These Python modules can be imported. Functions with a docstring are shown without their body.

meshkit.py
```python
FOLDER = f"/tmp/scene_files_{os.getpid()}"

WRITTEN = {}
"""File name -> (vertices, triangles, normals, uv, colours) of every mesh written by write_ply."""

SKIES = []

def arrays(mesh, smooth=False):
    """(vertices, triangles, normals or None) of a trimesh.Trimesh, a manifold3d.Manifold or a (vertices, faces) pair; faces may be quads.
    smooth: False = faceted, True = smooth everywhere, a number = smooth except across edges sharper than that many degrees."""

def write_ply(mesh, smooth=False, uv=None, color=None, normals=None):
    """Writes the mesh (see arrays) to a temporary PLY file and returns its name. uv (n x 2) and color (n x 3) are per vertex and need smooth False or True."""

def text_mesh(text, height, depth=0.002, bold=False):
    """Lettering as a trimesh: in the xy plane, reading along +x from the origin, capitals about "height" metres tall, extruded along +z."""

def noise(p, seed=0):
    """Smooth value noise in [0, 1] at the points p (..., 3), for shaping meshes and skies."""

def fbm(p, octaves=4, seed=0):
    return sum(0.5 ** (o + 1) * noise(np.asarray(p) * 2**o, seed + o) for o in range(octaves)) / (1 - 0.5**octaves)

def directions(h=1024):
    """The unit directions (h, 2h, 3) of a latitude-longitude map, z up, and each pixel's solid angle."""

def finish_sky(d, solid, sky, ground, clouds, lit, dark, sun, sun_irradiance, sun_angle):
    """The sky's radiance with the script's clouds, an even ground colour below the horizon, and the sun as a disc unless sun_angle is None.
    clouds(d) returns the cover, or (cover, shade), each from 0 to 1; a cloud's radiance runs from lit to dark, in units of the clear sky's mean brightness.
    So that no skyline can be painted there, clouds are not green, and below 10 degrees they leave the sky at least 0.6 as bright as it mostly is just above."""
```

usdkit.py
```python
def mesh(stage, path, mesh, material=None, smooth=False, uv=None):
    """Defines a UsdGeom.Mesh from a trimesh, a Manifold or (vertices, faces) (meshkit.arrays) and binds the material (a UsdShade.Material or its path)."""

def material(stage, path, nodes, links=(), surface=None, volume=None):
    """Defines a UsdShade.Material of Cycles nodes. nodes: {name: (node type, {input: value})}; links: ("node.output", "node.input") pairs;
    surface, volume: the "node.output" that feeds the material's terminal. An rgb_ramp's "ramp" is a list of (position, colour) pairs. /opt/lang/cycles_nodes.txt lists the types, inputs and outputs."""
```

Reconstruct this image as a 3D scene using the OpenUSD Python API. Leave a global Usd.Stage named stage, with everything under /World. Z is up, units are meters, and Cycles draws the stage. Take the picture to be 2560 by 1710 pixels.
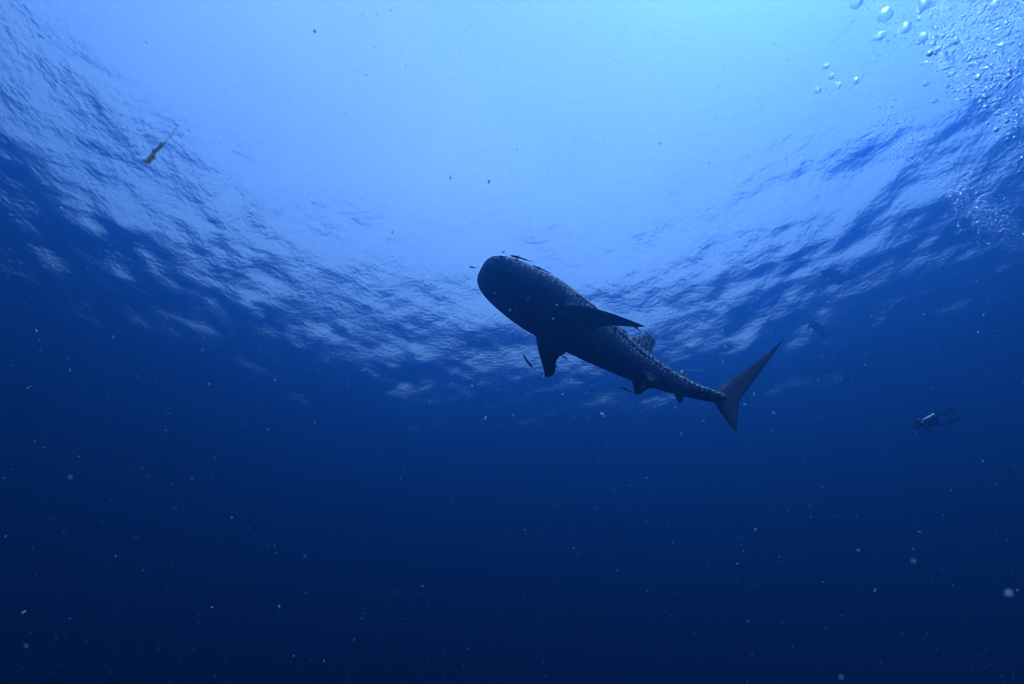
import math, os
import numpy as np, trimesh, manifold3d, usdkit
from meshkit import fbm, noise
from pxr import Usd, UsdGeom, UsdLux, UsdShade, Gf, Sdf, Vt
from scipy.interpolate import PchipInterpolator
from scipy.spatial.transform import Rotation as Rot

stage = Usd.Stage.CreateInMemory()
UsdGeom.Xform.Define(stage, '/World')
UsdGeom.Scope.Define(stage, '/World/Looks')

# ------------------------------------------------------------------ camera, sky, sun, exposure
DEPTH, ELEV, TAN = 22.0, 41.0, 1.0          # metres below the surface, degrees looking up, tangent of half the picture's width
EYE = np.array([0.0, 0.0, -DEPTH])
cam = UsdGeom.Camera.Define(stage, '/World/camera')
cam.CreateHorizontalApertureAttr(36.0)
cam.CreateFocalLengthAttr(18.0 / TAN)
cam.CreateClippingRangeAttr(Gf.Vec2f(0.05, 2000))
cam.AddTranslateOp().Set(Gf.Vec3d(*EYE))
cam.AddRotateXOp().Set(90 + ELEV)
cam.CreateFStopAttr(2.8)
cam.CreateFocusDistanceAttr(4.5)
cam.CreateExposureAttr(2.68)
SUN_EL, SUN_AZ = math.radians(66), math.radians(112)
COVER = 0.72
dome = UsdLux.DomeLight.Define(stage, '/World/sky')
sky_look = usdkit.material(stage, '/World/Looks/sky', {
    's': ('sky_texture', dict(sky_type='single_scattering', sun_disc=False, sun_elevation=SUN_EL, sun_rotation=SUN_AZ)),
    'tc': ('texture_coordinate', {}), 'n': ('noise_texture', dict(scale=1.6, detail=4, roughness=.5)),
    'cov': ('map_range', dict(from_min=.35, from_max=.65, to_min=COVER - .12, to_max=COVER + .12, clamp=True)),
    'mx': ('mix_color', dict(b=(4.0, 4.3, 4.8), use_clamp=False)),
    'b': ('background_shader', dict(strength=0.12))},
    [('tc.generated', 'n.vector'), ('n.fac', 'cov.value'), ('cov.result', 'mx.fac'), ('s.color', 'mx.a'), ('mx.result', 'b.color')], surface='b.background')
UsdShade.MaterialBindingAPI.Apply(dome.GetPrim()).Bind(sky_look)
sun = UsdLux.DistantLight.Define(stage, '/World/sun')
sun.CreateIntensityAttr(0.32)
sun.CreateAngleAttr(14.0)
sun.CreateNormalizeAttr(True)
sun.CreateColorAttr(Gf.Vec3f(1, .98, .95))
sun.AddRotateZOp().Set(-math.degrees(SUN_AZ))
sun.AddRotateXOp().Set(-(90 - math.degrees(SUN_EL)))
# what the water does to light, per metre and colour: scattering, absorption, and how far forward it scatters
SCATTER, ABSORB, FORWARD = (.0024, .0165, .061), (.0940, .0605, .007), .85

# ------------------------------------------------------------------ helpers
FWD = np.array([0, math.cos(math.radians(ELEV)), math.sin(math.radians(ELEV))])
UP = np.array([0, -math.sin(math.radians(ELEV)), math.cos(math.radians(ELEV))])
RIGHT = np.array([1.0, 0, 0])


def at(px, py, d):
    """The point of the water at distance d along the camera's axis that the photograph (2560 x 1710) shows at px, py."""
    return EYE + d * (FWD + RIGHT * (px - 1280) / 1280 * TAN - UP * (py - 855) / 1280 * TAN)


def tag(prim, label=None, cat=None, group=None, kind=None):
    for k, v in (('label', label), ('category', cat), ('group', group), ('kind', kind)):
        if v:
            prim.SetCustomDataByKey(k, v)


taken = {}


def path_for(name, parent=None):
    base = (str(parent.GetPath()) if parent else '/World') + '/' + name
    k = taken.get(base, 0)
    taken[base] = k + 1
    return base if k == 0 else f'{base}_{k:03d}'


def obj(name, mesh, m, parent=None, smooth=False):
    return usdkit.mesh(stage, path_for(name, parent), mesh, m, smooth=smooth).GetPrim()


def thing(name, label, cat, loc=(0, 0, 0), mat=None, group=None):
    x = UsdGeom.Xform.Define(stage, path_for(name))
    M = np.eye(4)
    if mat is not None:
        M[:3, :3] = mat
    M[:3, 3] = loc
    x.AddTransformOp().Set(Gf.Matrix4d(*M.T.ravel().tolist()))
    tag(x.GetPrim(), label, cat, group)
    return x.GetPrim()


def look(name, base, rough=.5, **k):
    return usdkit.material(stage, '/World/Looks/' + name, {'p': ('principled_bsdf', dict(base_color=base, roughness=rough, **k))}, surface='p.BSDF')


def grid_mesh(R, caps=True):
    """Rings (m, n, 3) as a closed skin."""
    m, n = R.shape[:2]
    i = np.arange(m * n).reshape(m, n)
    j = np.roll(i, -1, 1)
    q = np.stack([i[:-1], j[:-1], j[1:], i[1:]], -1).reshape(-1, 4)
    f = np.vstack([q[:, [0, 1, 2]], q[:, [0, 2, 3]], np.stack([np.full(n, m * n), j[0], i[0]], -1), np.stack([np.full(n, m * n + 1), i[-1], j[-1]], -1)])
    v = np.vstack([R.reshape(-1, 3), R[0].mean(0), R[-1].mean(0)])
    t = trimesh.Trimesh(v, f, process=False)
    if t.volume < 0:
        t.invert()
    return t


def solid(t):
    return manifold3d.Manifold(manifold3d.Mesh(np.asarray(t.vertices, np.float32), np.asarray(t.faces, np.uint32)))


def tri(m):
    q = m.to_mesh()
    return trimesh.Trimesh(q.vert_properties[:, :3], q.tri_verts, process=False)


def foil(LE, TE, N, th, nc=9):
    """A fin: leading and trailing edge, thickness direction and half thickness at each station."""
    c = (1 - np.cos(np.linspace(0, math.pi, nc))) / 2
    prof = np.sqrt(np.maximum(c * (1 - c), 0)) * (1.35 - .9 * c)
    prof[0] = prof[-1] = 0
    mid = LE[:, None] * (1 - c[None, :, None]) + TE[:, None] * c[None, :, None]
    off = (prof[None] * th[:, None])[..., None] * N[:, None]
    return grid_mesh(np.concatenate([mid + off, (mid - off)[:, ::-1][:, 1:-1]], 1))


def frames(C):
    t = np.gradient(C, axis=0)
    t /= np.linalg.norm(t, axis=1, keepdims=True)
    return t


def tube(pts, rad, n=8):
    p = np.asarray(pts, float)
    t = frames(p)
    a = np.cross(t, [0, 0, 1.0]) if abs(t[:, 2]).max() < .9 else np.cross(t, [1.0, 0, 0])
    a /= np.linalg.norm(a, axis=1, keepdims=True) + 1e-9
    b = np.cross(t, a)
    g = np.linspace(0, 2 * math.pi, n, endpoint=False)
    r = np.broadcast_to(rad, len(p))[:, None, None]
    return grid_mesh(p[:, None] + r * (np.cos(g)[None, :, None] * a[:, None] + np.sin(g)[None, :, None] * b[:, None]))


# ------------------------------------------------------------------ water surface, sea bed, the water itself
def axis(lo, hi, c, d0, g, flat):
    a, b = [c], [c]
    while a[-1] < hi:
        a.append(a[-1] + max(d0, g * (abs(a[-1] - c) - flat)))
    while b[-1] > lo:
        b.append(b[-1] - max(d0, g * (abs(b[-1] - c) - flat)))
    return np.clip(np.array(b[::-1][:-1] + a), lo, hi)


SLOPE, LMIN, LMAX = .070, .30, 9.0
X, Y = axis(-160, 160, 0, .085, .03, 24), axis(-60, 200, 18, .085, .03, 16)
gx, gy = (a.astype(np.float32) for a in np.meshgrid(X, Y, indexing='ij'))
gz, away = np.zeros_like(gx), np.hypot(gx, gy)
rng = np.random.default_rng(4)
patchy = (0.55 + 0.9 * fbm(np.stack([gx * .12, gy * .12, 0 * gx], -1), 3, 3)).astype(np.float32)
for k in range(46):
    lam = LMIN * (LMAX / LMIN) ** ((k + rng.random()) / 46)
    th = rng.normal(1.2, 1.0)
    K = 2 * math.pi / lam
    slope = SLOPE * (2 / 46) ** .5 * (1.25 if lam > 2 else 1.0)
    ph = K * (gx * math.cos(th) + gy * math.sin(th)) + rng.random() * 6.28
    ph += 0.5 * np.sin(ph * .31 + gx * .4 * math.sin(th) - gy * .5 * math.cos(th) + k)
    gz += (slope / K) * np.sin(ph) * np.clip((lam * 45 - away) / (lam * 25), 0, 1) * patchy
n0, n1 = gx.shape
idx = np.arange(n0 * n1).reshape(n0, n1)
quads = np.stack([idx[:-1, :-1], idx[1:, :-1], idx[1:, 1:], idx[:-1, 1:]], -1).reshape(-1, 4)
surface_look = usdkit.material(stage, '/World/Looks/water_surface', {
    'geo': ('geometry', {}), 'n1': ('noise_texture', dict(scale=3.6, detail=4, roughness=.55)), 'n2': ('noise_texture', dict(scale=.16, detail=2, roughness=.5)), 'calm': ('map_range', dict(from_min=.36, from_max=.62, to_min=.6, to_max=1.0, clamp=True)), 'hh': ('math', dict(math_type='multiply')), 'b': ('bump', dict(strength=1.0, distance=.040)),
    'f': ('fresnel', dict(IOR=1.33)), 't': ('transparent_bsdf', {}), 'g': ('glossy_bsdf', dict(color=(1, 1, 1), roughness=0.02)), 'm': ('mix_closure', {})},
    [('geo.position', 'n1.vector'), ('geo.position', 'n2.vector'), ('n2.fac', 'calm.value'), ('n1.fac', 'hh.value1'), ('calm.result', 'hh.value2'), ('hh.value', 'b.height'), ('b.normal', 'f.normal'), ('b.normal', 'g.normal'), ('f.fac', 'm.fac'), ('t.BSDF', 'm.closure1'), ('g.BSDF', 'm.closure2')], surface='m.closure')
tag(obj('water_surface', (np.stack([gx, gy, gz], -1).reshape(-1, 3), quads), surface_look, smooth=True), kind='structure')
bx, by = np.meshgrid(np.linspace(-160, 160, 41), np.linspace(-60, 200, 34), indexing='ij')
bz = -115 + 3 * fbm(np.stack([bx * .03, by * .03, 0 * bx], -1), 3, 9)
bi = np.arange(bx.size).reshape(bx.shape)
bq = np.stack([bi[:-1, :-1], bi[1:, :-1], bi[1:, 1:], bi[:-1, 1:]], -1).reshape(-1, 4)
tag(obj('seabed', (np.stack([bx, by, bz], -1).reshape(-1, 3), bq), look('sand', (.3, .27, .22), .9), smooth=True), kind='structure')


def water_volume(ss, sa, g):
    ss, sa = np.array(ss), np.array(sa)
    d = float((ss + sa).max() * 1.0001)
    col = ss / d
    return dict(color=tuple(col), density=d, anisotropy=g, absorption_color=tuple(np.clip(1 - sa / (d * (1 - col)), 0, 1) ** 2))


haze_look = usdkit.material(stage, '/World/Looks/haze', {'v': ('principled_volume', water_volume(SCATTER, ABSORB, FORWARD))}, volume='v.volume')
tag(obj('haze', trimesh.creation.box(bounds=[[-165, -65, -117], [165, 205, 1.2]]), haze_look), kind='stuff')

# ------------------------------------------------------------------ whale shark: built straight (s along the body, y to its right, z up, in body lengths), then bent and placed
LEN = 5.0
POSE = [-0.45168, 4.93278, 5.71137, 0.06419, 0.3118, 0.39791, 0.38827, 0.0365, -1.6593, -0.21029, 0.18487]
K = {'wh': 1.0652, 'w': 1.2157, 'wm': 0.9356, 'wt': 1.0061, 'u': 1.0775, 'b': 1.0288, 'bh': 1.0453, 'bt': 0.9751, 'py': 0.0764, 'ps0': 0.2428, 'pch': 0.1024}
PEC = {1: (.4438, .1622, .1075, .077, .0448, .192), -1: (.2074, .3298, .1741, .1036, .0843, .2006)}
S_ = [0, .006, .02, .045, .08, .12, .17, .22, .27, .33, .40, .48, .56, .64, .70, .75, .79, .82, .84]
W_ = [.026, .046, .063, .0755, .082, .086, .089, .089, .086, .081, .073, .063, .051, .038, .029, .024, .021, .013, .004]
U_ = [.006, .014, .023, .032, .041, .049, .056, .062, .067, .071, .071, .066, .056, .041, .031, .024, .020, .017, .010]
B_ = [.006, .014, .025, .038, .050, .058, .063, .066, .067, .066, .062, .053, .043, .031, .023, .018, .015, .013, .008]


def bend(p):
    """From the straight shark to the water."""
    P, Rm = np.array(POSE[:3]), Rot.from_rotvec(POSE[3:6]).as_matrix()
    b1, b2, b3, c1, c2 = POSE[6:]
    s = np.linspace(0, 1, 201)
    ya, pi = b1 * s + b2 * s ** 2 + b3 * s ** 3, c1 * s + c2 * s ** 2
    T = np.stack([np.cos(pi) * np.cos(ya), np.cos(pi) * np.sin(ya), np.sin(pi)], -1)
    C = np.vstack([[0, 0, 0], np.cumsum((T[1:] + T[:-1]) / 2 * .005, 0)])
    Lf = np.stack([-np.sin(ya), np.cos(ya), 0 * ya], -1)
    D = np.cross(T, Lf)
    g = lambda A: np.stack([np.interp(p[:, 0], s, A[:, k]) for k in range(3)], -1)  # noqa: E731
    before = np.minimum(p[:, 0], 0)[:, None]
    return EYE + P + LEN * ((g(C) + before * T[0] + p[:, 1:2] * g(Lf) + p[:, 2:3] * g(D)) @ Rm.T)


def body_size(s):
    w = PchipInterpolator(S_, W_)(s) * np.interp(s, [0, .2, .5, .8], [K['wh'], K['w'], K['wm'], K['wt']])
    u = PchipInterpolator(S_, U_)(s) * K['u']
    b = PchipInterpolator(S_, B_)(s) * np.interp(s, [0, .3, .6, .8], [K['bh'], K['b'], K['b'], K['bt']])
    return w, u, b


def shark_body(ns=190, na=112):
    s = np.concatenate([[0, .001, .003, .006, .010, .015], np.linspace(.02, .84, ns)])
    w, u, b = body_size(s)
    t = np.linspace(0, 2 * math.pi, na, endpoint=False)
    n = np.interp(s, [0, .1, .3, .8], [2.15, 2.2, 2.1, 2.0])[:, None]
    c, sn = np.cos(t)[None], np.sin(t)[None]
    y, z = w[:, None] * np.sign(c) * np.abs(c) ** (2 / n), np.where(sn > 0, u[:, None], b[:, None]) * np.sign(sn) * np.abs(sn) ** (2 / n)
    phi = np.degrees(np.arctan2(sn, np.abs(c))) + 0 * y          # -90 belly, 0 flank, 90 back
    sg = s[:, None]
    k = 1 + 0 * y
    for p0, amp, wd, a0, a1 in ((80, .028, 3.5, .26, .70), (52, .055, 4.5, .24, .78), (24, .07, 5.0, .28, .83)):   # the three long ridges of each flank
        k += amp * np.exp(-((phi - p0 * np.interp(sg, [.2, .8], [1.0, .45])) / wd) ** 2) * np.clip((sg - a0) / .06, 0, 1) * np.clip((a1 - sg) / .05, 0, 1)
    for g in range(5):                                             # five gill slits
        k -= .035 * np.exp(-((sg - (.185 + .017 * g) - .012 * (phi / 60) ** 2) / .0028) ** 2) * np.clip((phi + 48) / 10, 0, 1) * np.clip((34 - phi) / 10, 0, 1)
    k -= .05 * np.exp(-((phi - 4) / 5) ** 2) * np.clip((.05 - sg) / .02, 0, 1) * np.clip(sg / .006, 0, 1)       # the corners of the wide mouth
    return grid_mesh(np.stack([sg + 0 * y, y * k, z * k], -1))


def pectoral(side, m=22):
    a, a1, ln, sw, s2, tw = PEC[side]
    t = np.linspace(0, 1, m) ** .8
    ang = a + a1 * t
    dy, dz = np.cos(ang), -np.sin(ang)
    run = lambda d: np.concatenate([[0], np.cumsum((d[1:] + d[:-1]) / 2 * np.diff(t))]) * ln  # noqa: E731
    y, z = K['py'] + run(dy), -.032 + run(dz)
    if side > 0:
        chord = K['pch'] * ((.68 * (1 - t ** 2.1) ** .72) + .40 * (1 - t) ** 3.5 + .07 * np.exp(-((t - .75) / .2) ** 2) * (1 - t ** 4))
    else:
        chord = K['pch'] * ((1 - t) ** .72 + .06 * (1 - t ** 3)) * (1 - .06 * np.exp(-((t - .45) / .25) ** 2))
    chord[-1] = .006
    x = K['ps0'] + sw * t + s2 * t ** 2
    if side > 0:
        x = x - .012 * t ** 6
    LE, TE = np.stack([x, y, z], -1), np.stack([x + chord, y + tw * dz * chord, z - tw * dy * chord], -1)
    N = np.stack([0 * t, np.sin(ang), np.cos(ang)], -1)
    th = .011 * (1 - t) ** .7 + .0015
    LE, TE = np.vstack([LE[:1] + [.005, -.05, 0], LE]), np.vstack([TE[:1] + [-.015, -.05, 0], TE])
    m_ = foil(LE * [1, side, 1], TE * [1, side, 1], np.vstack([N[:1], N]) * [1, side, 1], np.r_[th[0], th], 11)
    return m_


def upright_fin(s0, chord, h, rake, zs, sgn=1, m=14, tip=.35, free=.02, yo=0, lean=0, front=0):
    t = np.linspace(0, 1, m)
    ch = (chord * (1 - t) + chord * tip * t) * np.sqrt(np.clip(1 - t ** 6 * .9, 0, 1))
    x0 = s0 + rake * t - front * (1 - t) ** 3
    x1 = s0 + rake * t + ch + free * np.exp(-t * 6)
    LE, TE = np.stack([x0, yo + lean * t * h, zs + sgn * h * t], -1), np.stack([x1, yo + lean * t * h, zs + sgn * h * t], -1)
    LE, TE = np.vstack([LE[:1] + [.01 + front, 0, -sgn * .03], LE]), np.vstack([TE[:1] - [free + .01, 0, sgn * .03], TE])
    return foil(LE, TE, np.tile([0, 1.0, 0], (m + 1, 1)), np.r_[.012, .011 * (1 - t) ** .8 + .0018])


def tail_fin():
    ux, uz, lx, lz, fx, root = .982, .2284, .8696, -.1128, .8691, .79
    z = np.concatenate([np.linspace(lz, 0, 12)[:-1], np.linspace(0, uz, 22)])
    up, lo = np.clip(z / uz, 0, 1), np.clip(z / lz, 0, 1)
    x0 = np.where(z >= 0, root + (ux - root) * (up - .34 * up * (1 - up)), root + (lx - root) * (lo - .12 * lo * (1 - lo)))
    x1 = np.where(z >= 0, fx + (ux - fx) * (up ** 1.03 - .02 * np.sin(up * math.pi)), fx + (lx - fx) * lo ** 1.2)
    x1 = np.maximum(x1, x0 + .005)
    return foil(np.stack([x0, 0 * z, z], -1), np.stack([x1, 0 * z, z], -1), np.tile([0, 1.0, 0], (len(z), 1)), .011 * (1 - np.maximum(up, lo)) ** .8 + .002, 11)


zt = lambda s: float(body_size(np.array([s]))[1][0])  # noqa: E731
zb = lambda s: -float(body_size(np.array([s]))[2][0])  # noqa: E731
whole = solid(shark_body())
fins = [pectoral(1), pectoral(-1), tail_fin(),
        upright_fin(.4915, .085, .094, .064, zt(.53) - .006, tip=.58, free=.02, front=.05), upright_fin(.665, .04, .034, .030, zt(.685) - .004, tip=.4, free=.012),
        upright_fin(.674, .038, .040, .030, zb(.70) + .004, sgn=-1, tip=.35, free=.012)]
fins += [upright_fin(.5565, .058, .040, .03, zb(.61) + .012, sgn=-1, tip=.3, free=.018, yo=.026 * sd, lean=.37 * sd) for sd in (1, -1)]
for f_ in fins:
    whole = whole + solid(f_)
rest = tri(whole.refine_to_length(.011))
rest.merge_vertices()
smoothed = rest.copy()
trimesh.smoothing.filter_taubin(smoothed, lamb=.5, nu=.52, iterations=4)
rv = np.asarray(smoothed.vertices)
w_, u_, b_ = body_size(np.clip(rv[:, 0], 0, .839))
height = rv[:, 2] / np.maximum(np.where(rv[:, 2] > 0, u_, b_), .012)
side_ = np.abs(rv[:, 1]) / np.maximum(w_, .012)
phi_ = np.arctan2(height, side_)
arc = phi_ * np.maximum((w_ + u_) / 2, .03)                      # length round the body from the middle of the flank, in body lengths
arc = np.where(np.hypot(height, side_) > 1.25, np.where(np.abs(rv[:, 1]) > np.abs(rv[:, 2]), np.abs(rv[:, 1]) * .8, rv[:, 2] - .02), arc)
back = np.where(np.hypot(height, side_) > 1.25, np.where(rv[:, 0] > .8, .5, np.where((rv[:, 2] > 0), .8, .12)), np.sin(phi_))
back = np.where(rv[:, 0] > .73, np.maximum(back, .05 + .3 * np.clip((rv[:, 0] - .73) / .04, 0, 1) - .4 * np.clip((.77 - rv[:, 0]) / .04, 0, 1)), back)
no_spots = (np.hypot(height, side_) > 1.25) & (rv[:, 2] < .03)
skin = np.stack([np.where(no_spots, 4.5 + rv[:, 0], rv[:, 0] * LEN), arc * LEN, back], -1)
shark_look = usdkit.material(stage, '/World/Looks/whale_shark_skin', {
    'a': ('attribute', dict(attribute='skin')), 'sp': ('separate_xyz', {}),
    'map': ('mapping', dict(mapping_type='point', scale=(13.0, 20.0, 0.0))),
    'v': ('voronoi_texture', dict(dimensions='2D', feature='f1', scale=1.0, randomness=.62)),
    'nv': ('noise_texture', dict(scale=1.7, detail=2)), 'na': ('math', dict(math_type='multiply_add', value2=.55, value3=-.275)), 'vd': ('math', dict(math_type='add')),
    'spot': ('map_range', dict(from_min=.24, from_max=.33, to_min=1.0, to_max=0.0, clamp=True)),
    'bar': ('math', dict(math_type='multiply', value2=28.27)), 'bs': ('math', dict(math_type='sine')), 'bar2': ('map_range', dict(from_min=.86, from_max=1.0, to_min=0, to_max=.10, clamp=True)),
    'mx': ('math', dict(math_type='maximum')),
    'up': ('map_range', dict(from_min=-.42, from_max=-.02, to_min=0, to_max=1, clamp=True)),
    'spots0': ('math', dict(math_type='multiply')), 'spots': ('math', dict(math_type='multiply')), 'few': ('map_range', dict(from_min=3.95, from_max=4.2, to_min=1, to_max=.0, clamp=True)),
    'n': ('noise_texture', dict(scale=7, detail=4, roughness=.6)),
    'dark': ('rgb_ramp', dict(ramp=[(0, (.022, .046, .066)), (1, (.052, .088, .115))])),
    'body': ('mix_color', dict(a=(.42, .46, .48))),
    'full': ('mix_color', dict(b=(.64, .68, .68))),
    'bmp': ('bump', dict(strength=.4, distance=.01)),
    'p': ('principled_bsdf', dict(roughness=.6, specular_ior_level=.12))},
    [('a.vector', 'map.vector'), ('map.vector', 'v.vector'), ('a.vector', 'nv.vector'), ('nv.fac', 'na.value1'), ('na.value', 'vd.value1'), ('v.distance', 'vd.value2'), ('vd.value', 'spot.value'), ('a.vector', 'sp.vector'), ('sp.x', 'bar.value1'), ('bar.value', 'bs.value1'), ('bs.value', 'bar2.value'),
     ('spot.result', 'mx.value1'), ('bar2.result', 'mx.value2'), ('sp.z', 'up.value'), ('mx.value', 'spots0.value1'), ('up.result', 'spots0.value2'), ('sp.x', 'few.value'), ('spots0.value', 'spots.value1'), ('few.result', 'spots.value2'), ('a.vector', 'n.vector'), ('n.fac', 'dark.fac'),
     ('up.result', 'body.fac'), ('dark.color', 'body.b'), ('body.result', 'full.a'), ('spots.value', 'full.fac'), ('full.result', 'p.base_color'), ('n.fac', 'bmp.height'), ('bmp.normal', 'p.normal')], surface='p.BSDF')
shark = thing('whale_shark', 'large spotted whale shark seen from below, swimming up to the left under the bright surface', 'whale shark')
placed = trimesh.Trimesh(bend(rv), smoothed.faces, process=False)
bp = obj('body', placed, shark_look, shark, smooth=True)
UsdGeom.PrimvarsAPI(bp).CreatePrimvar('skin', Sdf.ValueTypeNames.Float3Array, 'vertex').Set(Vt.Vec3fArray.FromNumpy(skin.astype(np.float32)))
eye_look = look('eye', (.01, .012, .015), .15)
for sd in (1, -1):
    e = trimesh.creation.icosphere(2, .0055)
    e.apply_translation([.035, sd * (float(body_size(np.array([.035]))[0][0]) - .0015), .002])
    obj('eye', (bend(np.asarray(e.vertices)), e.faces), eye_look, shark, smooth=True)
SKIN = np.asarray(placed.vertices)
rel = SKIN - EYE
skin_d = rel @ FWD
skin_px = np.stack([1280 + rel @ RIGHT / skin_d * 1280 / TAN, 855 - rel @ UP / skin_d * 1280 / TAN], -1)


def shark_depth(px, py):
    """How far the shark's skin lies from the camera where the photograph shows it nearest to px, py."""
    d2 = np.hypot(*(skin_px - [px, py]).T)
    near = np.argsort(d2)[:12]
    return float(np.min(skin_d[near]))

# ------------------------------------------------------------------ remoras and other fish
remora_look = usdkit.material(stage, '/World/Looks/remora', {
    'g': ('geometry', {}), 'n': ('noise_texture', dict(scale=60, detail=2)), 'r': ('rgb_ramp', dict(ramp=[(0, (.012, .016, .02)), (1, (.045, .055, .06))])), 'p': ('principled_bsdf', dict(roughness=.45))},
    [('g.position', 'n.vector'), ('n.fac', 'r.fac'), ('r.color', 'p.base_color')], surface='p.BSDF')


def fish(name, label, cat, head, tail, looks, group=None, depth=.13, width=.10, curve=0.0, up=(0, 0, 1), fork=.25, flat=1.0, tall=.10):
    """A fish from its snout (head) to the end of its tail fin (tail); curve bends it sideways, in lengths."""
    head, tail = np.asarray(head, float), np.asarray(tail, float)
    ln = np.linalg.norm(tail - head)
    bx_ = (tail - head) / ln
    upv = np.asarray(up, float) - np.dot(up, bx_) * bx_
    upv /= np.linalg.norm(upv)
    M = np.stack([bx_, np.cross(upv, bx_), upv], 1) * ln
    root = thing(name, label, cat, head, M, group)
    side = lambda x: curve * 4 * x * (1 - x)  # noqa: E731

    def bent(t):
        v = np.array(t.vertices)
        v[:, 1] += side(np.clip(v[:, 0], 0, 1.2))
        return (v, t.faces)

    s = np.linspace(0, .86, 30)
    x = [0, .03, .10, .22, .40, .60, .78, .86]
    w = PchipInterpolator(x, np.array([.25, .62, .9, 1, .85, .55, .28, .20]) * width / 2)(s)
    h = PchipInterpolator(x, np.array([.18, .5, .8, 1, .95, .65, .30, .26]) * depth / 2)(s)
    t = np.linspace(0, 2 * math.pi, 18, endpoint=False)
    obj('body', bent(grid_mesh(np.stack([s[:, None] + 0 * t, w[:, None] * np.cos(t), h[:, None] * np.sin(t)], -1))), looks[0], root, smooth=True)

    def fin(nm, pts0, pts1, N, th=.004):
        a, b = np.array(pts0, float), np.array(pts1, float)
        obj(nm, bent(foil(a, b, np.tile(np.array(N, float), (len(a), 1)), np.full(len(a), th), 5)), looks[-1], root, smooth=40)
    d = depth / 2
    z = np.linspace(0, 1, 5)
    fin('dorsal_fin', np.stack([.50 + .03 * z + .02 * z ** 2, 0 * z, d * .70 + tall * .55 * z], -1), np.stack([.80 - .14 * z, 0 * z, d * .35 + tall * .55 * z], -1), [0, 1, 0])
    fin('anal_fin', np.stack([.52 + .03 * z + .02 * z ** 2, 0 * z, -d * .70 - tall * .5 * z], -1), np.stack([.80 - .14 * z, 0 * z, -d * .35 - tall * .5 * z], -1), [0, 1, 0])
    zz = np.linspace(-1, 1, 9)
    fin('tail_fin', np.stack([.83 + .09 * np.abs(zz), 0 * zz, tall * zz * .9], -1), np.stack([1 - fork * .25 * (1 - np.abs(zz)) ** 1.2, 0 * zz, tall * zz], -1), [0, 1, 0])
    for sd in (1, -1):
        fin('pectoral_fin', np.stack([.24 + .07 * z, sd * (width * .42 + .09 * z), -d * .15 - .03 * z], -1), np.stack([.31 + .07 * z - .02 * z, sd * (width * .38 + .085 * z), -d * .15 - .03 * z], -1), [0, 0, 1])
    for sd in (1, -1):
        e = trimesh.creation.icosphere(1, .013)
        e.apply_translation([.075, sd * width * .40, d * .22])
        obj('eye', bent(e), eye_look, root, smooth=True)
    return root


def remora(label, p0, p1, off=.03, curve=0.0, d=None, up=(0, 0, 1), lift=(0, 0), tall=.08):
    d0 = d or shark_depth(*p0) - off
    d1 = d or shark_depth(*p1) - off
    d1 = min(max(d1, d0 - .12), d0 + .2)
    return fish('remora', label, 'remora', at(*p0, d0), at(*p1, d1), (remora_look,), 'remoras travelling with the whale shark', .10, .095, curve, up, .5, tall=tall)


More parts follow.
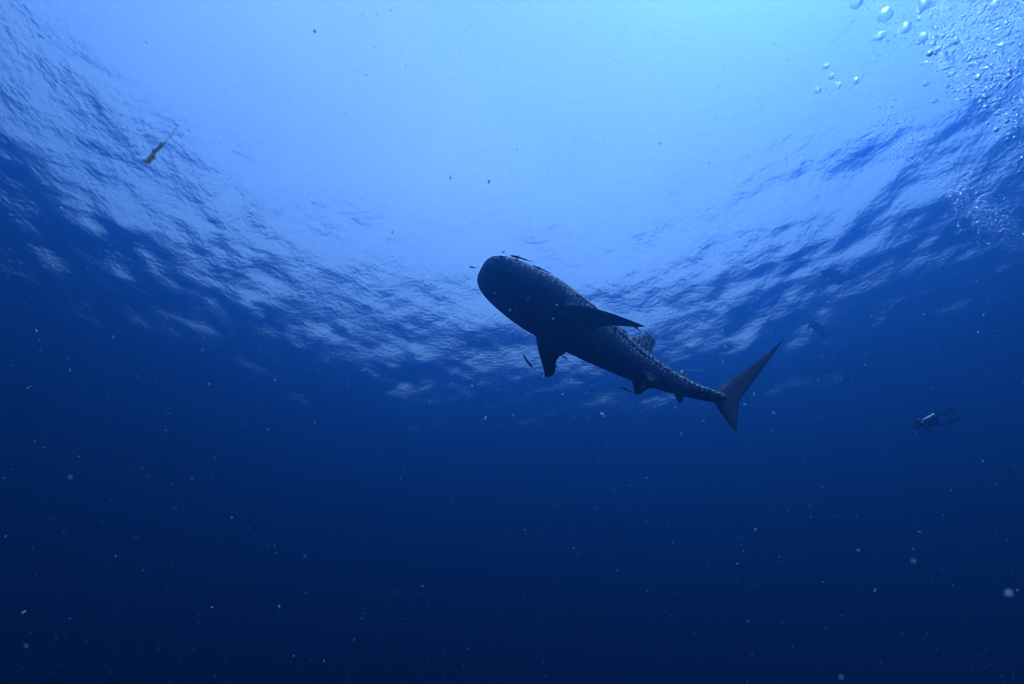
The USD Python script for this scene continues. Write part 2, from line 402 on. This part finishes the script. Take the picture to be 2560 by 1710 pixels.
remora("dark remora lying along the top of the whale shark's head", (1276, 639), (1334, 657), -.03, -.04)
remora("dark remora on the whale shark's back just behind the head, its tail sticking up", (1333, 664), (1380, 684), -.02)
remora("short dark remora on the edge of the whale shark's back above the left pectoral fin", (1440, 735), (1470, 758), -.02, -.06)
remora("thin dark remora trailing from the rear edge of the outstretched left pectoral fin", (1584, 812), (1607, 831), .02, .03)
remora("dark remora on the spotted flank between left pectoral and dorsal fin", (1552, 821), (1577, 838), .02, .04)
remora("slender dark remora swimming free in the water beside the right pectoral fin", (1308, 887), (1339, 925), curve=.10, d=7.2, up=(.6, 0, .5))
remora("small dark remora with fanned tail hanging from the tip side of the right pectoral fin", (1384, 903), (1394, 922), .02, -.05, tall=.16, up=(.8, 0, .4))
remora("small dark remora with fanned tail at the inner corner of the right pectoral fin", (1401, 887), (1420, 897), .02, .08, tall=.14, up=(.7, 0, .6))
remora("dark remora under the belly, at the tip of the whale shark's pelvic fin", (1551, 968), (1587, 984), .02, -.04)
yellow_look = usdkit.material(stage, '/World/Looks/yellow_fish', {
    'tc': ('texture_coordinate', {}), 's': ('separate_xyz', {}), 'm': ('math', dict(math_type='sine')), 'k': ('math', dict(math_type='multiply', value2=46.0)), 'r': ('rgb_ramp', dict(ramp=[(0, (.75, .68, .05)), (.8, (.75, .68, .05)), (.92, (.03, .04, .03)), (1, (.03, .04, .03))])), 'p': ('principled_bsdf', dict(roughness=.4))},
    [('tc.object', 's.vector'), ('s.x', 'k.value1'), ('k.value', 'm.value1'), ('m.value', 'r.fac'), ('r.color', 'p.base_color')], surface='p.BSDF')
fish('pilot_fish', "small yellow green fish swimming just ahead of the whale shark's snout", 'fish', at(1174, 667, 6.6), at(1194, 668, 6.65), (yellow_look,), None, .36, .18, tall=.16)
fish('small_fish', "tiny dark fish in the bright water just above the whale shark's head", 'fish', at(1256, 631, 6.9), at(1263, 627, 6.95), (remora_look,), None, .40, .22, tall=.2)

# ------------------------------------------------------------------ three divers, far off to the right
suit_look = usdkit.material(stage, '/World/Looks/diver', {
    'a': ('attribute', dict(attribute='bare')), 'n': ('noise_texture', dict(scale=9, detail=3)), 'r': ('rgb_ramp', dict(ramp=[(0, (.010, .011, .014)), (1, (.03, .032, .038))])),
    'm': ('mix_color', dict(b=(.42, .27, .2))), 'p': ('principled_bsdf', dict(roughness=.8, specular_ior_level=.04))},
    [('n.fac', 'r.fac'), ('a.fac', 'm.fac'), ('r.color', 'm.a'), ('m.result', 'p.base_color')], surface='p.BSDF')
rubber_look, vest_look = look('black_rubber', (.012, .012, .014), .8, specular_ior_level=.04), look('vest', (.015, .017, .022), .9, specular_ior_level=.03)
steel_look, white_look = look('bare_aluminium_tank', (.88, .89, .90), .35, metallic=.25), look('white_fin_plastic', (.75, .77, .78), .45)
lens_look = usdkit.material(stage, '/World/Looks/mask_glass', {'f': ('fresnel', dict(IOR=1.5)), 't': ('transparent_bsdf', dict(color=(.55, .6, .62))), 'g': ('glossy_bsdf', dict(roughness=.05)), 'm': ('mix_closure', {})},
                            [('f.fac', 'm.fac'), ('t.BSDF', 'm.closure1'), ('g.BSDF', 'm.closure2')], surface='m.closure')


def ball(p, r):
    return manifold3d.Manifold.sphere(r, 20).translate(list(map(float, p)))


def bone(a, ra, b, rb):
    return manifold3d.Manifold.batch_hull([ball(a, ra), ball(b, rb)])


def diver(label, loc, forward, backside, knees=(.35, .15), spread=.3, shin=1.05, arms=((.42, .26, -.22), (.30, .24, -.30)), tank=steel_look, fins=rubber_look, group='divers in the blue distance'):
    """forward: where the head points; backside: where the tank on the back points."""
    f_ = np.asarray(forward, float) / np.linalg.norm(forward)
    u_ = np.asarray(backside, float) - np.dot(backside, f_) * f_
    u_ /= np.linalg.norm(u_)
    root = thing('person', label, 'person', loc, np.stack([f_, np.cross(u_, f_), u_], 1), group)
    P = np.array
    B = [manifold3d.Manifold.batch_hull([ball((.47, .15, .02), .07), ball((.47, -.15, .02), .07), ball((.36, .1, .03), .115), ball((.36, -.1, .03), .115), ball((.12, .06, .0), .105), ball((.12, -.06, .0), .105)]),
         manifold3d.Manifold.batch_hull([ball((.12, .06, 0), .105), ball((.12, -.06, 0), .105), ball((-.04, .08, .01), .105), ball((-.04, -.08, .01), .105)]),
         bone((.47, 0, .03), .065, (.60, 0, .06), .058), manifold3d.Manifold.batch_hull([ball((.66, 0, .10), .088), ball((.74, 0, .085), .085), ball((.72, 0, .00), .058), ball((.67, 0, .0), .05)]),
         bone((.725, 0, -.055), .016, (.765, 0, -.03), .02), bone((.70, .088, .045), .02, (.68, .09, .06), .016), bone((.70, -.088, .045), .02, (.68, -.09, .06), .016)]
    feet, hands = [], []
    for sd, kn, ar in ((1, knees[0], arms[0]), (-1, knees[1], arms[1])):
        hip = P([-.06, sd * .09, 0])
        knee = hip + .43 * P([-math.cos(kn * .85), sd * .28 * spread, -math.sin(kn * .85)])
        ankle = knee + .42 * P([-math.cos(kn * shin), sd * .08, math.sin(kn * shin)])
        toe = ankle + .20 * P([-math.cos(kn * shin * .8), 0, math.sin(kn * shin * .8) - .12])
        B += [bone(hip, .098, knee, .062), bone(knee, .06, ankle, .042), bone(ankle, .044, toe, .032)]
        feet.append((ankle, toe))
        sh, wr = P([.47, sd * .185, .02]), P([ar[0] + .12, sd * ar[1], ar[2]])
        el = (sh + wr) / 2 + P([-.10, sd * .09, -.03])
        hand = wr + .09 * (wr - el) / np.linalg.norm(wr - el)
        B += [bone(sh, .068, el, .046), bone(el, .044, wr, .03), manifold3d.Manifold.batch_hull([ball(wr, .026), ball(hand + [0, .03, 0], .015), ball(hand - [0, .03, 0], .015)])]
        dr = (hand - wr) / np.linalg.norm(hand - wr)
        for q, ln in zip((-.033, -.011, .011, .033), (.062, .078, .082, .066)):
            k0 = hand + [0, q, 0]
            k1 = k0 + dr * ln * .55 + [0, 0, -.006]
            B += [bone(k0, .0105, k1, .0095), bone(k1, .0095, k1 + dr * ln * .45 + [0, 0, -.022], .008)]
        th0 = wr + P([.01, -sd * .024, 0])
        B += [bone(th0, .013, th0 + dr * .03 + [0, -sd * .034, -.006], .0115), bone(th0 + dr * .03 + [0, -sd * .034, -.006], .0115, th0 + dr * .065 + [0, -sd * .036, -.018], .009)]
        hands.append(hand)
    m = manifold3d.Manifold.batch_boolean(B, manifold3d.OpType.Add)
    t = tri(m.refine_to_length(.03))
    t.merge_vertices()
    trimesh.smoothing.filter_taubin(t, iterations=5)
    v = np.asarray(t.vertices)
    bare = ((v[:, 0] > .63) & (v[:, 2] < .075) & (v[:, 0] + v[:, 2] * .3 > .70) & (np.abs(v[:, 1]) < .075)) | (np.min([np.linalg.norm(v - h, axis=1) for h in hands], 0) < .10)
    b = obj('body', t, suit_look, root, smooth=True)
    UsdGeom.PrimvarsAPI(b).CreatePrimvar('bare', Sdf.ValueTypeNames.FloatArray, 'vertex').Set(Vt.FloatArray.FromNumpy(bare.astype(np.float32)))
    vest = manifold3d.Manifold.batch_hull([ball((.44, .13, .03), .11), ball((.44, -.13, .03), .11), ball((.10, .09, .02), .125), ball((.10, -.09, .02), .125), ball((.25, 0, .07), .13)])
    vest -= manifold3d.Manifold.batch_hull([ball((.60, 0, .02), .10), ball((.44, 0, .02), .09)])
    obj('vest', tri(vest.refine_to_length(.05)), vest_look, root, smooth=40)
    prof = np.array([(0, -.34), (.05, -.34), (.085, -.32), (.092, -.27), (.092, .20), (.085, .25), (.055, .295), (.026, .31), (.024, .335), (0, .335)])
    tk = trimesh.creation.revolve(prof, sections=24)
    tk.apply_transform(trimesh.transformations.rotation_matrix(math.pi / 2, [0, 1, 0]))
    tk.apply_translation([.20, 0, .245])
    tp = obj('tank', tk, tank, root, smooth=35)
    vl = trimesh.util.concatenate([trimesh.creation.cylinder(.022, .07, sections=12), trimesh.creation.cylinder(.017, .12, sections=12, transform=trimesh.transformations.rotation_matrix(math.pi / 2, [1, 0, 0]))])
    vl.apply_translation([.56, 0, .245])
    obj('valve', vl, steel_look, tp, smooth=40)
    bt = trimesh.creation.revolve(np.array([(0, -.36), (.094, -.36), (.099, -.34), (.099, -.24), (.0945, -.235)]), sections=24)
    bt.apply_transform(trimesh.transformations.rotation_matrix(math.pi / 2, [0, 1, 0]))
    bt.apply_translation([.20, 0, .245])
    obj('boot', bt, rubber_look, tp, smooth=35)
    for x in (.10, .33):
        obj('strap', tube([(x, .10 * math.cos(a), .245 + .10 * math.sin(a)) for a in np.linspace(0, 2 * math.pi, 18)], .008, 6), rubber_look, tp, smooth=True)
    obj('hose', tube([(.57, -.05, .24), (.62, -.16, .20), (.70, -.19, .08), (.76, -.12, -.01), (.775, -.03, -.015)], .012), rubber_look, root, smooth=True)
    rg = trimesh.creation.cylinder(.036, .035, sections=16, transform=trimesh.transformations.rotation_matrix(math.pi / 2, [0, 1, 0]))
    rg.apply_translation([.80, 0, -.018])
    obj('regulator', rg, rubber_look, root, smooth=35)
    mk = manifold3d.Manifold.batch_hull([ball((.775, sy * .062, sz), .016) for sy in (1, -1) for sz in (.045, .10)] + [ball((.745, sy * .07, sz), .02) for sy in (1, -1) for sz in (.04, .105)])
    mp = obj('mask', tri(mk), rubber_look, root, smooth=40)
    lens = trimesh.creation.box([.004, .115, .05])
    lens.apply_translation([.7945, 0, .0725])
    obj('lens', lens, lens_look, mp)
    for an, toe in feet:
        d_ = (toe - an) / np.linalg.norm(toe - an)
        s_ = np.linspace(0, 1, 8)[:, None]
        base = an + d_ * .04
        sag = np.array([0, 0, 1.0]) * (.10 * s_ ** 2)
        c = base + d_ * .62 * s_ + sag
        wv = np.array([0, 1, 0]) * (.05 + .065 * s_ ** .7)
        fp = obj('fin', foil(c - wv, c + wv, np.tile([0, 0, 1.0], (8, 1)), np.linspace(.05, .008, 8), 9), fins, root, smooth=35)
        for e in (-1, 1):
            obj('rib', tube(c + e * wv * 1.0, np.linspace(.02, .008, 8), 6), rubber_look, fp, smooth=True)
    return root


dark_tank = look('dark_painted_tank', (.02, .03, .05), .7, specular_ior_level=.06)
d1 = at(2048, 824, 27.5)
diver("dark silhouette of a diver just above and right of the whale shark's tail tip", d1, -.28 * RIGHT + .55 * UP + .80 * FWD, .70 * UP - .60 * FWD, (.45, 1.05), 1.0, tank=dark_tank)
d2 = at(2090, 690, 26.5)
diver("faint silhouette of a diver high in the haze, uppermost of the three divers", d2, -.40 * RIGHT + .30 * UP + .85 * FWD, .6 * UP - .6 * FWD, (.9, .35), .8, tank=dark_tank, fins=look('pale_fin_plastic', (.10, .11, .12), .6))
d3 = at(2330, 1050, 19.5)
diver("diver low at the right with a bright bare metal tank on the back", d3, -.86 * RIGHT - .40 * UP - .12 * FWD, .85 * UP - .55 * FWD + .1 * RIGHT, (1.15, .85), .6, -.25, ((.30, .24, -.30), (.25, .25, -.33)))

# ------------------------------------------------------------------ drifting weed and flecks
weed_look = usdkit.material(stage, '/World/Looks/weed', {
    'g': ('geometry', {}), 'n': ('noise_texture', dict(scale=120, detail=3)), 'r': ('rgb_ramp', dict(ramp=[(0, (.14, .15, .10)), (1, (.38, .38, .28))])),
    'd': ('diffuse_bsdf', {}), 't': ('translucent_bsdf', {}), 'm': ('mix_closure', dict(fac=.7)), 'tr': ('transparent_bsdf', dict(color=(.9, .95, .8))), 'all': ('mix_closure', dict(fac=.49))},
    [('m.closure', 'all.closure1'), ('tr.BSDF', 'all.closure2'), ('g.position', 'n.vector'), ('n.fac', 'r.fac'), ('r.color', 'd.color'), ('r.color', 't.color'), ('d.BSDF', 'm.closure1'), ('t.BSDF', 'm.closure2')], surface='all.closure')
DW = 1.0
weed = thing('weed_scrap', 'hooked brown green scrap of weed drifting in the bright water at the upper left', 'weed', at(370, 375, DW))


def local(pts, o):
    return [np.asarray(p) - o for p in pts]


wo = at(370, 375, DW)
rngw = np.random.default_rng(12)
stem = np.array(local([at(354, 399, DW), at(362, 403, DW), at(372, 401, DW - .01), at(380, 391, DW - .01), at(385, 382, DW), at(393, 373, DW + .01), at(400, 367, DW + .015), at(408, 361, DW + .02), at(413, 356, DW + .02)], wo))
tq = np.linspace(0, 1, 34)
stem = np.stack([PchipInterpolator(np.linspace(0, 1, len(stem)), stem[:, k])(tq) for k in range(3)], -1)
obj('frond', tube(stem, .0045 * (.75 + .5 * noise(np.stack([tq * 9, 0 * tq, 0 * tq], -1), 4)) * np.clip(1.15 - tq * .8, .1, 1) * np.clip(tq * 9 + .45, 0, 1), 9), weed_look, weed, smooth=True)
for k, (i, dx, dy) in enumerate(((12, 9, 5), (18, -7, -6), (22, 7, 6), (27, -5, -6), (8, 7, 7))):
    b0 = stem[i]
    b1 = b0 + DW / 1280 * (RIGHT * dx - UP * dy)
    obj('leaf', tube([b0, (b0 + b1) / 2 + rngw.normal(0, .001, 3), b1], [.0032, .0030, .0008], 7), weed_look, weed, smooth=True)
for a, b in (((413, 356), (428, 336)), ((428, 336), (446, 312)), ((424, 341), (441, 366))):
    obj('tendril', tube([at(*a, DW + .02) - wo, at((a[0] + b[0]) / 2 + 1, (a[1] + b[1]) / 2, DW + .02) - wo, at(*b, DW + .02) - wo], [.0007, .0006, .0004], 5), weed_look, weed, smooth=True)
fleck_look = usdkit.material(stage, '/World/Looks/fleck', {
    'o': ('object_info', {}), 'r': ('rgb_ramp', dict(ramp=[(0, (.85, .87, .86)), (.8, (.9, .9, .88)), (.9, (.60, .72, .62)), (1, (.55, .68, .45))])), 'd': ('diffuse_bsdf', {}), 't': ('translucent_bsdf', {}), 'm': ('mix_closure', dict(fac=.6)), 'tr': ('transparent_bsdf', {}), 'all': ('mix_closure', dict(fac=.45))},
    [('m.closure', 'all.closure1'), ('tr.BSDF', 'all.closure2'), ('o.random', 'r.fac'), ('r.color', 'd.color'), ('r.color', 't.color'), ('d.BSDF', 'm.closure1'), ('t.BSDF', 'm.closure2')], surface='all.closure')


def fleck(seed, sub=1):
    t = trimesh.creation.icosphere(sub, 1.0)
    v = np.asarray(t.vertices)
    v = v * (.55 + .9 * noise(v * 1.6 + seed * 7.3, seed))[:, None] * np.random.default_rng(seed).uniform(.45, 1.3, 3)
    return v, t.faces


def debris(name, label, cat, px, py, d, size, seed, lk, stretch=(1, 1, 1)):
    v, f = fleck(seed, 2)
    q = Rot.random(random_state=seed).as_matrix()
    tag(obj(name, (at(px, py, d) + (v * size * np.array(stretch)) @ q.T, f), lk, smooth=True), label, cat)


dark_look, pale_look = look('dark_debris', (.03, .035, .03), .8), fleck_look
debris('weed_crumb', 'small yellow green crumb of weed in the bright water above the whale shark', 'weed', 1222, 455, 2.2, .009, 3, weed_look)
debris('weed_crumb', 'tiny dark crumb to the left of the yellow green crumb above the whale shark', 'weed', 1126, 444, 2.6, .0038, 5, dark_look)
debris('weed_crumb', 'small brown crumb near the top edge, left of the centre of the picture', 'weed', 787, 78, 1.8, .0045, 7, weed_look)
debris('weed_crumb', 'yellow green crumb of weed above the diver with the bright tank', 'weed', 2469, 750, 3.0, .008, 9, weed_look)
for k, (px, py, d, sz, lab) in enumerate(((2284, 1402, .55, .0018, 'soft pale speck below the diver with the tank, left of the palest one'), (2523, 1483, .50, .0023, 'palest soft speck in the dark water at the lower right edge'),
                                          (2103, 1693, .55, .0018, 'soft pale speck at the very bottom edge, right of the centre'), (2457, 1153, 1.6, .0026, 'small white speck just below and right of the diver with the tank'),
                                          (175, 1193, .6, .0018, 'soft pale speck in the dark water at the lower left'), (65, 1615, .55, .0018, 'soft pale speck near the bottom left corner'), (1934, 1032, 1.2, .0030, 'pale smudge of drift just right of the lower tail lobe'))):
    debris('drifting_speck', lab, 'speck', px, py, d, sz, 20 + k, fleck_look)


def scatter(rng, n, lo, hi):
    """Places spread evenly through the water in view, nearer ones more often than their share of the space."""
    d = lo * (hi / lo) ** rng.random(n)
    return np.array([at(x, y, z) for x, y, z in zip(rng.uniform(-150, 2710, n), rng.uniform(-120, 1830, n), d)]), d


rngf = np.random.default_rng(77)
pts, dd = scatter(rngf, 200, 1.0, 5.5)
near_d = rngf.uniform(1.8, 6.3, 85)
pts = np.vstack([pts, [at(x, y, z) for x, y, z in zip(rngf.uniform(1180, 1960, 85), rngf.uniform(640, 1090, 85), near_d)]])
dd = np.concatenate([dd, near_d])
for k, (p, d) in enumerate(zip(pts, dd)):
    v, f = fleck(k % 23 + 40)
    size = d * 2.0 ** rngf.normal(0, .55) * .00108
    q = Rot.random(random_state=k).as_matrix()
    tag(obj('drifting_fleck', (p + (v * size * [1.5, 1, .6]) @ q.T, f), fleck_look, smooth=True), 'tiny pale fleck of plankton drifting in the open water', 'fleck', 'flecks drifting all through the water')


def instancer(name, protos, lk, P, which, scales, quats, kind='stuff'):
    path = path_for(name)
    pi = UsdGeom.PointInstancer.Define(stage, path)
    rel_ = pi.CreatePrototypesRel()
    for k, (v, f) in enumerate(protos):
        usdkit.mesh(stage, f'{path}/shape_{k:03d}', (v, f), lk, smooth=True)
        rel_.AddTarget(f'{path}/shape_{k:03d}')
    pi.CreateProtoIndicesAttr(Vt.IntArray.FromNumpy(np.asarray(which, np.int32)))
    pi.CreatePositionsAttr(Vt.Vec3fArray.FromNumpy(np.asarray(P, np.float32)))
    pi.CreateScalesAttr(Vt.Vec3fArray.FromNumpy(np.asarray(scales, np.float32)))
    pi.CreateOrientationsAttr(Vt.QuathArray([Gf.Quath(float(q[3]), float(q[0]), float(q[1]), float(q[2])) for q in quats]))
    tag(pi.GetPrim(), kind=kind)
    return pi.GetPrim()


n_ = 5200
pts, dd = scatter(rngf, n_, .9, 9.0)
sz = dd * 2.0 ** rngf.normal(0, .5, n_) * .00056
instancer('plankton_specks', [fleck(k + 70) for k in range(6)], fleck_look, pts, rngf.integers(0, 6, n_), sz[:, None] * [1.4, 1, .7], Rot.random(n_, random_state=5).as_quat())

# ------------------------------------------------------------------ bubbles
bubble_look = usdkit.material(stage, '/World/Looks/bubble', {
    'geo': ('geometry', {}), 'n': ('noise_texture', dict(scale=130, detail=3)), 'b': ('bump', dict(strength=.7, distance=.008)),
    'g': ('glass_bsdf', dict(color=(1, 1, 1), roughness=0.0, IOR=.75)), 't': ('transparent_bsdf', dict(color=(1, 1, 1))), 'm': ('mix_closure', dict(fac=.62))},
    [('geo.position', 'n.vector'), ('n.fac', 'b.height'), ('b.normal', 'g.normal'), ('g.BSDF', 'm.closure1'), ('t.BSDF', 'm.closure2')], surface='m.closure')
small_look = usdkit.material(stage, '/World/Looks/small_bubble', {
    'g': ('glass_bsdf', dict(color=(.94, 1, 1), roughness=0.0, IOR=.75)), 't': ('transparent_bsdf', dict(color=(1, 1, 1))), 'm': ('mix_closure', dict(fac=.10))},
    [('g.BSDF', 'm.closure1'), ('t.BSDF', 'm.closure2')], surface='m.closure')


def bubble(seed, squash=.75, wob=.12, sub=2):
    t = trimesh.creation.icosphere(sub, 1.0)
    v = np.asarray(t.vertices)
    v = v * (1 + wob * (noise(v * 1.3 + seed * 3.7, seed) - .5) * 2)[:, None]
    return v * [1, 1, squash], t.faces


big = [(2142, 5, 2.1, 15, 'wide flattened bubble cut by the top edge, leftmost of the large ones'), (2213, 37, 2.1, 17, 'largest round bubble near the top, left of the dense bubble cloud'),
       (2263, 70, 2.2, 14, 'round bubble right of the largest one, nearest the left side of the dense cloud'), (2199, 91, 2.2, 13.5, 'round bubble just under the largest one'),
       (2313, 10, 2.1, 15, 'tall bubble cut by the top edge at the left side of the dense cloud'), (2308, 94, 2.3, 12, 'faint bubble on the left fringe of the dense cloud, below the tall one'),
       (2065, 165, 2.5, 8, 'topmost of the five small bubbles in a loose group left of the cloud'), (2077, 192, 2.5, 7.5, 'second from the top of the loose group of small bubbles left of the cloud'),
       (2095, 214, 2.5, 8, 'third bubble down in the loose group of small bubbles left of the cloud'), (2139, 203, 2.5, 8, 'rightmost bubble of the loose group of small bubbles left of the cloud'), (2045, 226, 2.5, 8, 'lowest and leftmost bubble of the loose group left of the cloud'),
       (2314, 210, 2.4, 7, 'wobbly bubble at the lower left corner of the dense cloud'), (2336, 252, 2.4, 6.5, 'bright capped bubble alone just below the dense cloud'),
       (2503, 114, 2.0, 9, 'dark wobbly bubble inside the right half of the dense cloud'), (2381, 15, 2.2, 9, 'lumpy bubble in the top of the dense cloud, left of its middle'), (2486, 12, 2.1, 11, 'dark lumpy bubble at the top edge inside the dense cloud')]
rngb = np.random.default_rng(31)
for k, (px, py, d, r, lab) in enumerate(big):
    v, f = bubble(k, .72, .16, 4)
    c = at(px, py, d)
    # flattened along the way it rises
    tag(obj('large_bubble', (c + (v * r / 1280 * d) @ Rot.from_euler('xyz', np.random.default_rng(k).normal(0, .35, 3)).as_matrix().T, f), bubble_look, smooth=True), lab, 'bubble')


def in_poly(p, poly):
    from shapely import Polygon, contains_xy
    return contains_xy(Polygon(poly), p[:, 0], p[:, 1])


cloud = [(2300, -60), (2620, -60), (2620, 480), (2560, 440), (2480, 375), (2430, 320), (2400, 285), (2345, 225), (2300, 170), (2280, 100), (2285, 40)]
core = [(2340, -60), (2620, -60), (2620, 340), (2500, 300), (2420, 240), (2350, 170), (2310, 90)]


def fill(n, box, keep):
    out = np.zeros((0, 2))
    while len(out) < n:
        p = np.stack([rngb.uniform(box[0], box[2], n), rngb.uniform(box[1], box[3], n)], -1)
        out = np.vstack([out, p[keep(p)]])
    return out[:n]


parts_ = [(fill(3800, (2270, -60, 2620, 480), lambda p: in_poly(p, core) & (rngb.random(len(p)) < .35 + 1.3 * noise(np.c_[p / 60, 0 * p[:, 0]], 6))), 1.9, 3.4, 1.5, .5),
          (fill(1700, (2270, -60, 2620, 480), lambda p: in_poly(p, cloud)), 1.9, 3.4, 1.3, .5),
          (np.stack([2230 + (q := rngb.random(2200)) * 300 + rngb.normal(0, 30, 2200), 320 + q * 270 + rngb.normal(0, 28, 2200)], -1), 2.4, 4.0, 1.0, .42),      # the thin trail below the cloud
          (np.stack([2165 + (q := rngb.random(110)) * 120 + rngb.normal(0, 16, 110), 15 + q * 90 + rngb.normal(0, 26, 110)], -1), 2.0, 2.6, 1.2, .4),       # round the large bubbles
          (np.stack([rngb.normal(2205, 30, 40), rngb.normal(290, 32, 40)], -1), 2.2, 2.8, 1.5, .4),
          (np.stack([rngb.normal(2018, 8, 60), rngb.uniform(640, 790, 60)], -1), 15.5, 16.8, .9, .3),                                              # rising from the middle diver
          (fill(160, (900, -50, 1900, 500), lambda p: p[:, 0] > 0), 2.0, 5.0, 1.0, .4)]
STREAM = ['small bright bubble in the dense bubble cloud of the upper right corner', 'small bright bubble in the dense bubble cloud of the upper right corner', 'tiny bubble in the thin trail slanting down below the dense cloud',
          'tiny bubble among the large round ones left of the dense cloud', 'tiny bubble in the sparse cluster below the five loose bubbles', 'tiny bubble rising from the middle diver', 'lone tiny bubble in the bright water above the whale shark']
bp_, bs_, bn_ = [], [], []
for n_part, (p, lo, hi, med, sg_) in enumerate(parts_):
    bn_ += [n_part] * len(p)
    d = rngb.uniform(lo, hi, len(p))
    bp_.append(np.array([at(x, y, z) for (x, y), z in zip(p, d)]))
    bs_.append(d / 1280 * med * np.exp(rngb.normal(0, sg_, len(p))))
bp_, bs_ = np.vstack(bp_), np.concatenate(bs_)
shown = bs_ / np.linalg.norm(bp_ - EYE, axis=1)
order = np.argsort(-shown)
for k in order[:284]:
    v, f = bubble(int(k) % 17, .8, .18)
    tag(obj('small_bubble', (bp_[k] + (v * bs_[k]) @ Rot.from_euler('xyz', rngb.normal(0, .3, 3)).as_matrix().T, f), small_look, smooth=True), STREAM[bn_[k]], 'bubble', ['bubbles of the dense cloud', 'bubbles of the dense cloud', 'bubbles of the thin trail', 'tiny bubbles by the large ones', 'bubbles of the sparse cluster', 'bubbles over the middle diver', 'lone bubbles'][bn_[k]])
o_ = order[284:]
instancer('bubble_cloud', [bubble(k + 30, .8, .18, 1) for k in range(4)], small_look, bp_[o_], rngb.integers(0, 4, len(o_)), np.repeat(bs_[o_][:, None], 3, 1), Rot.random(len(o_), random_state=8).as_quat())
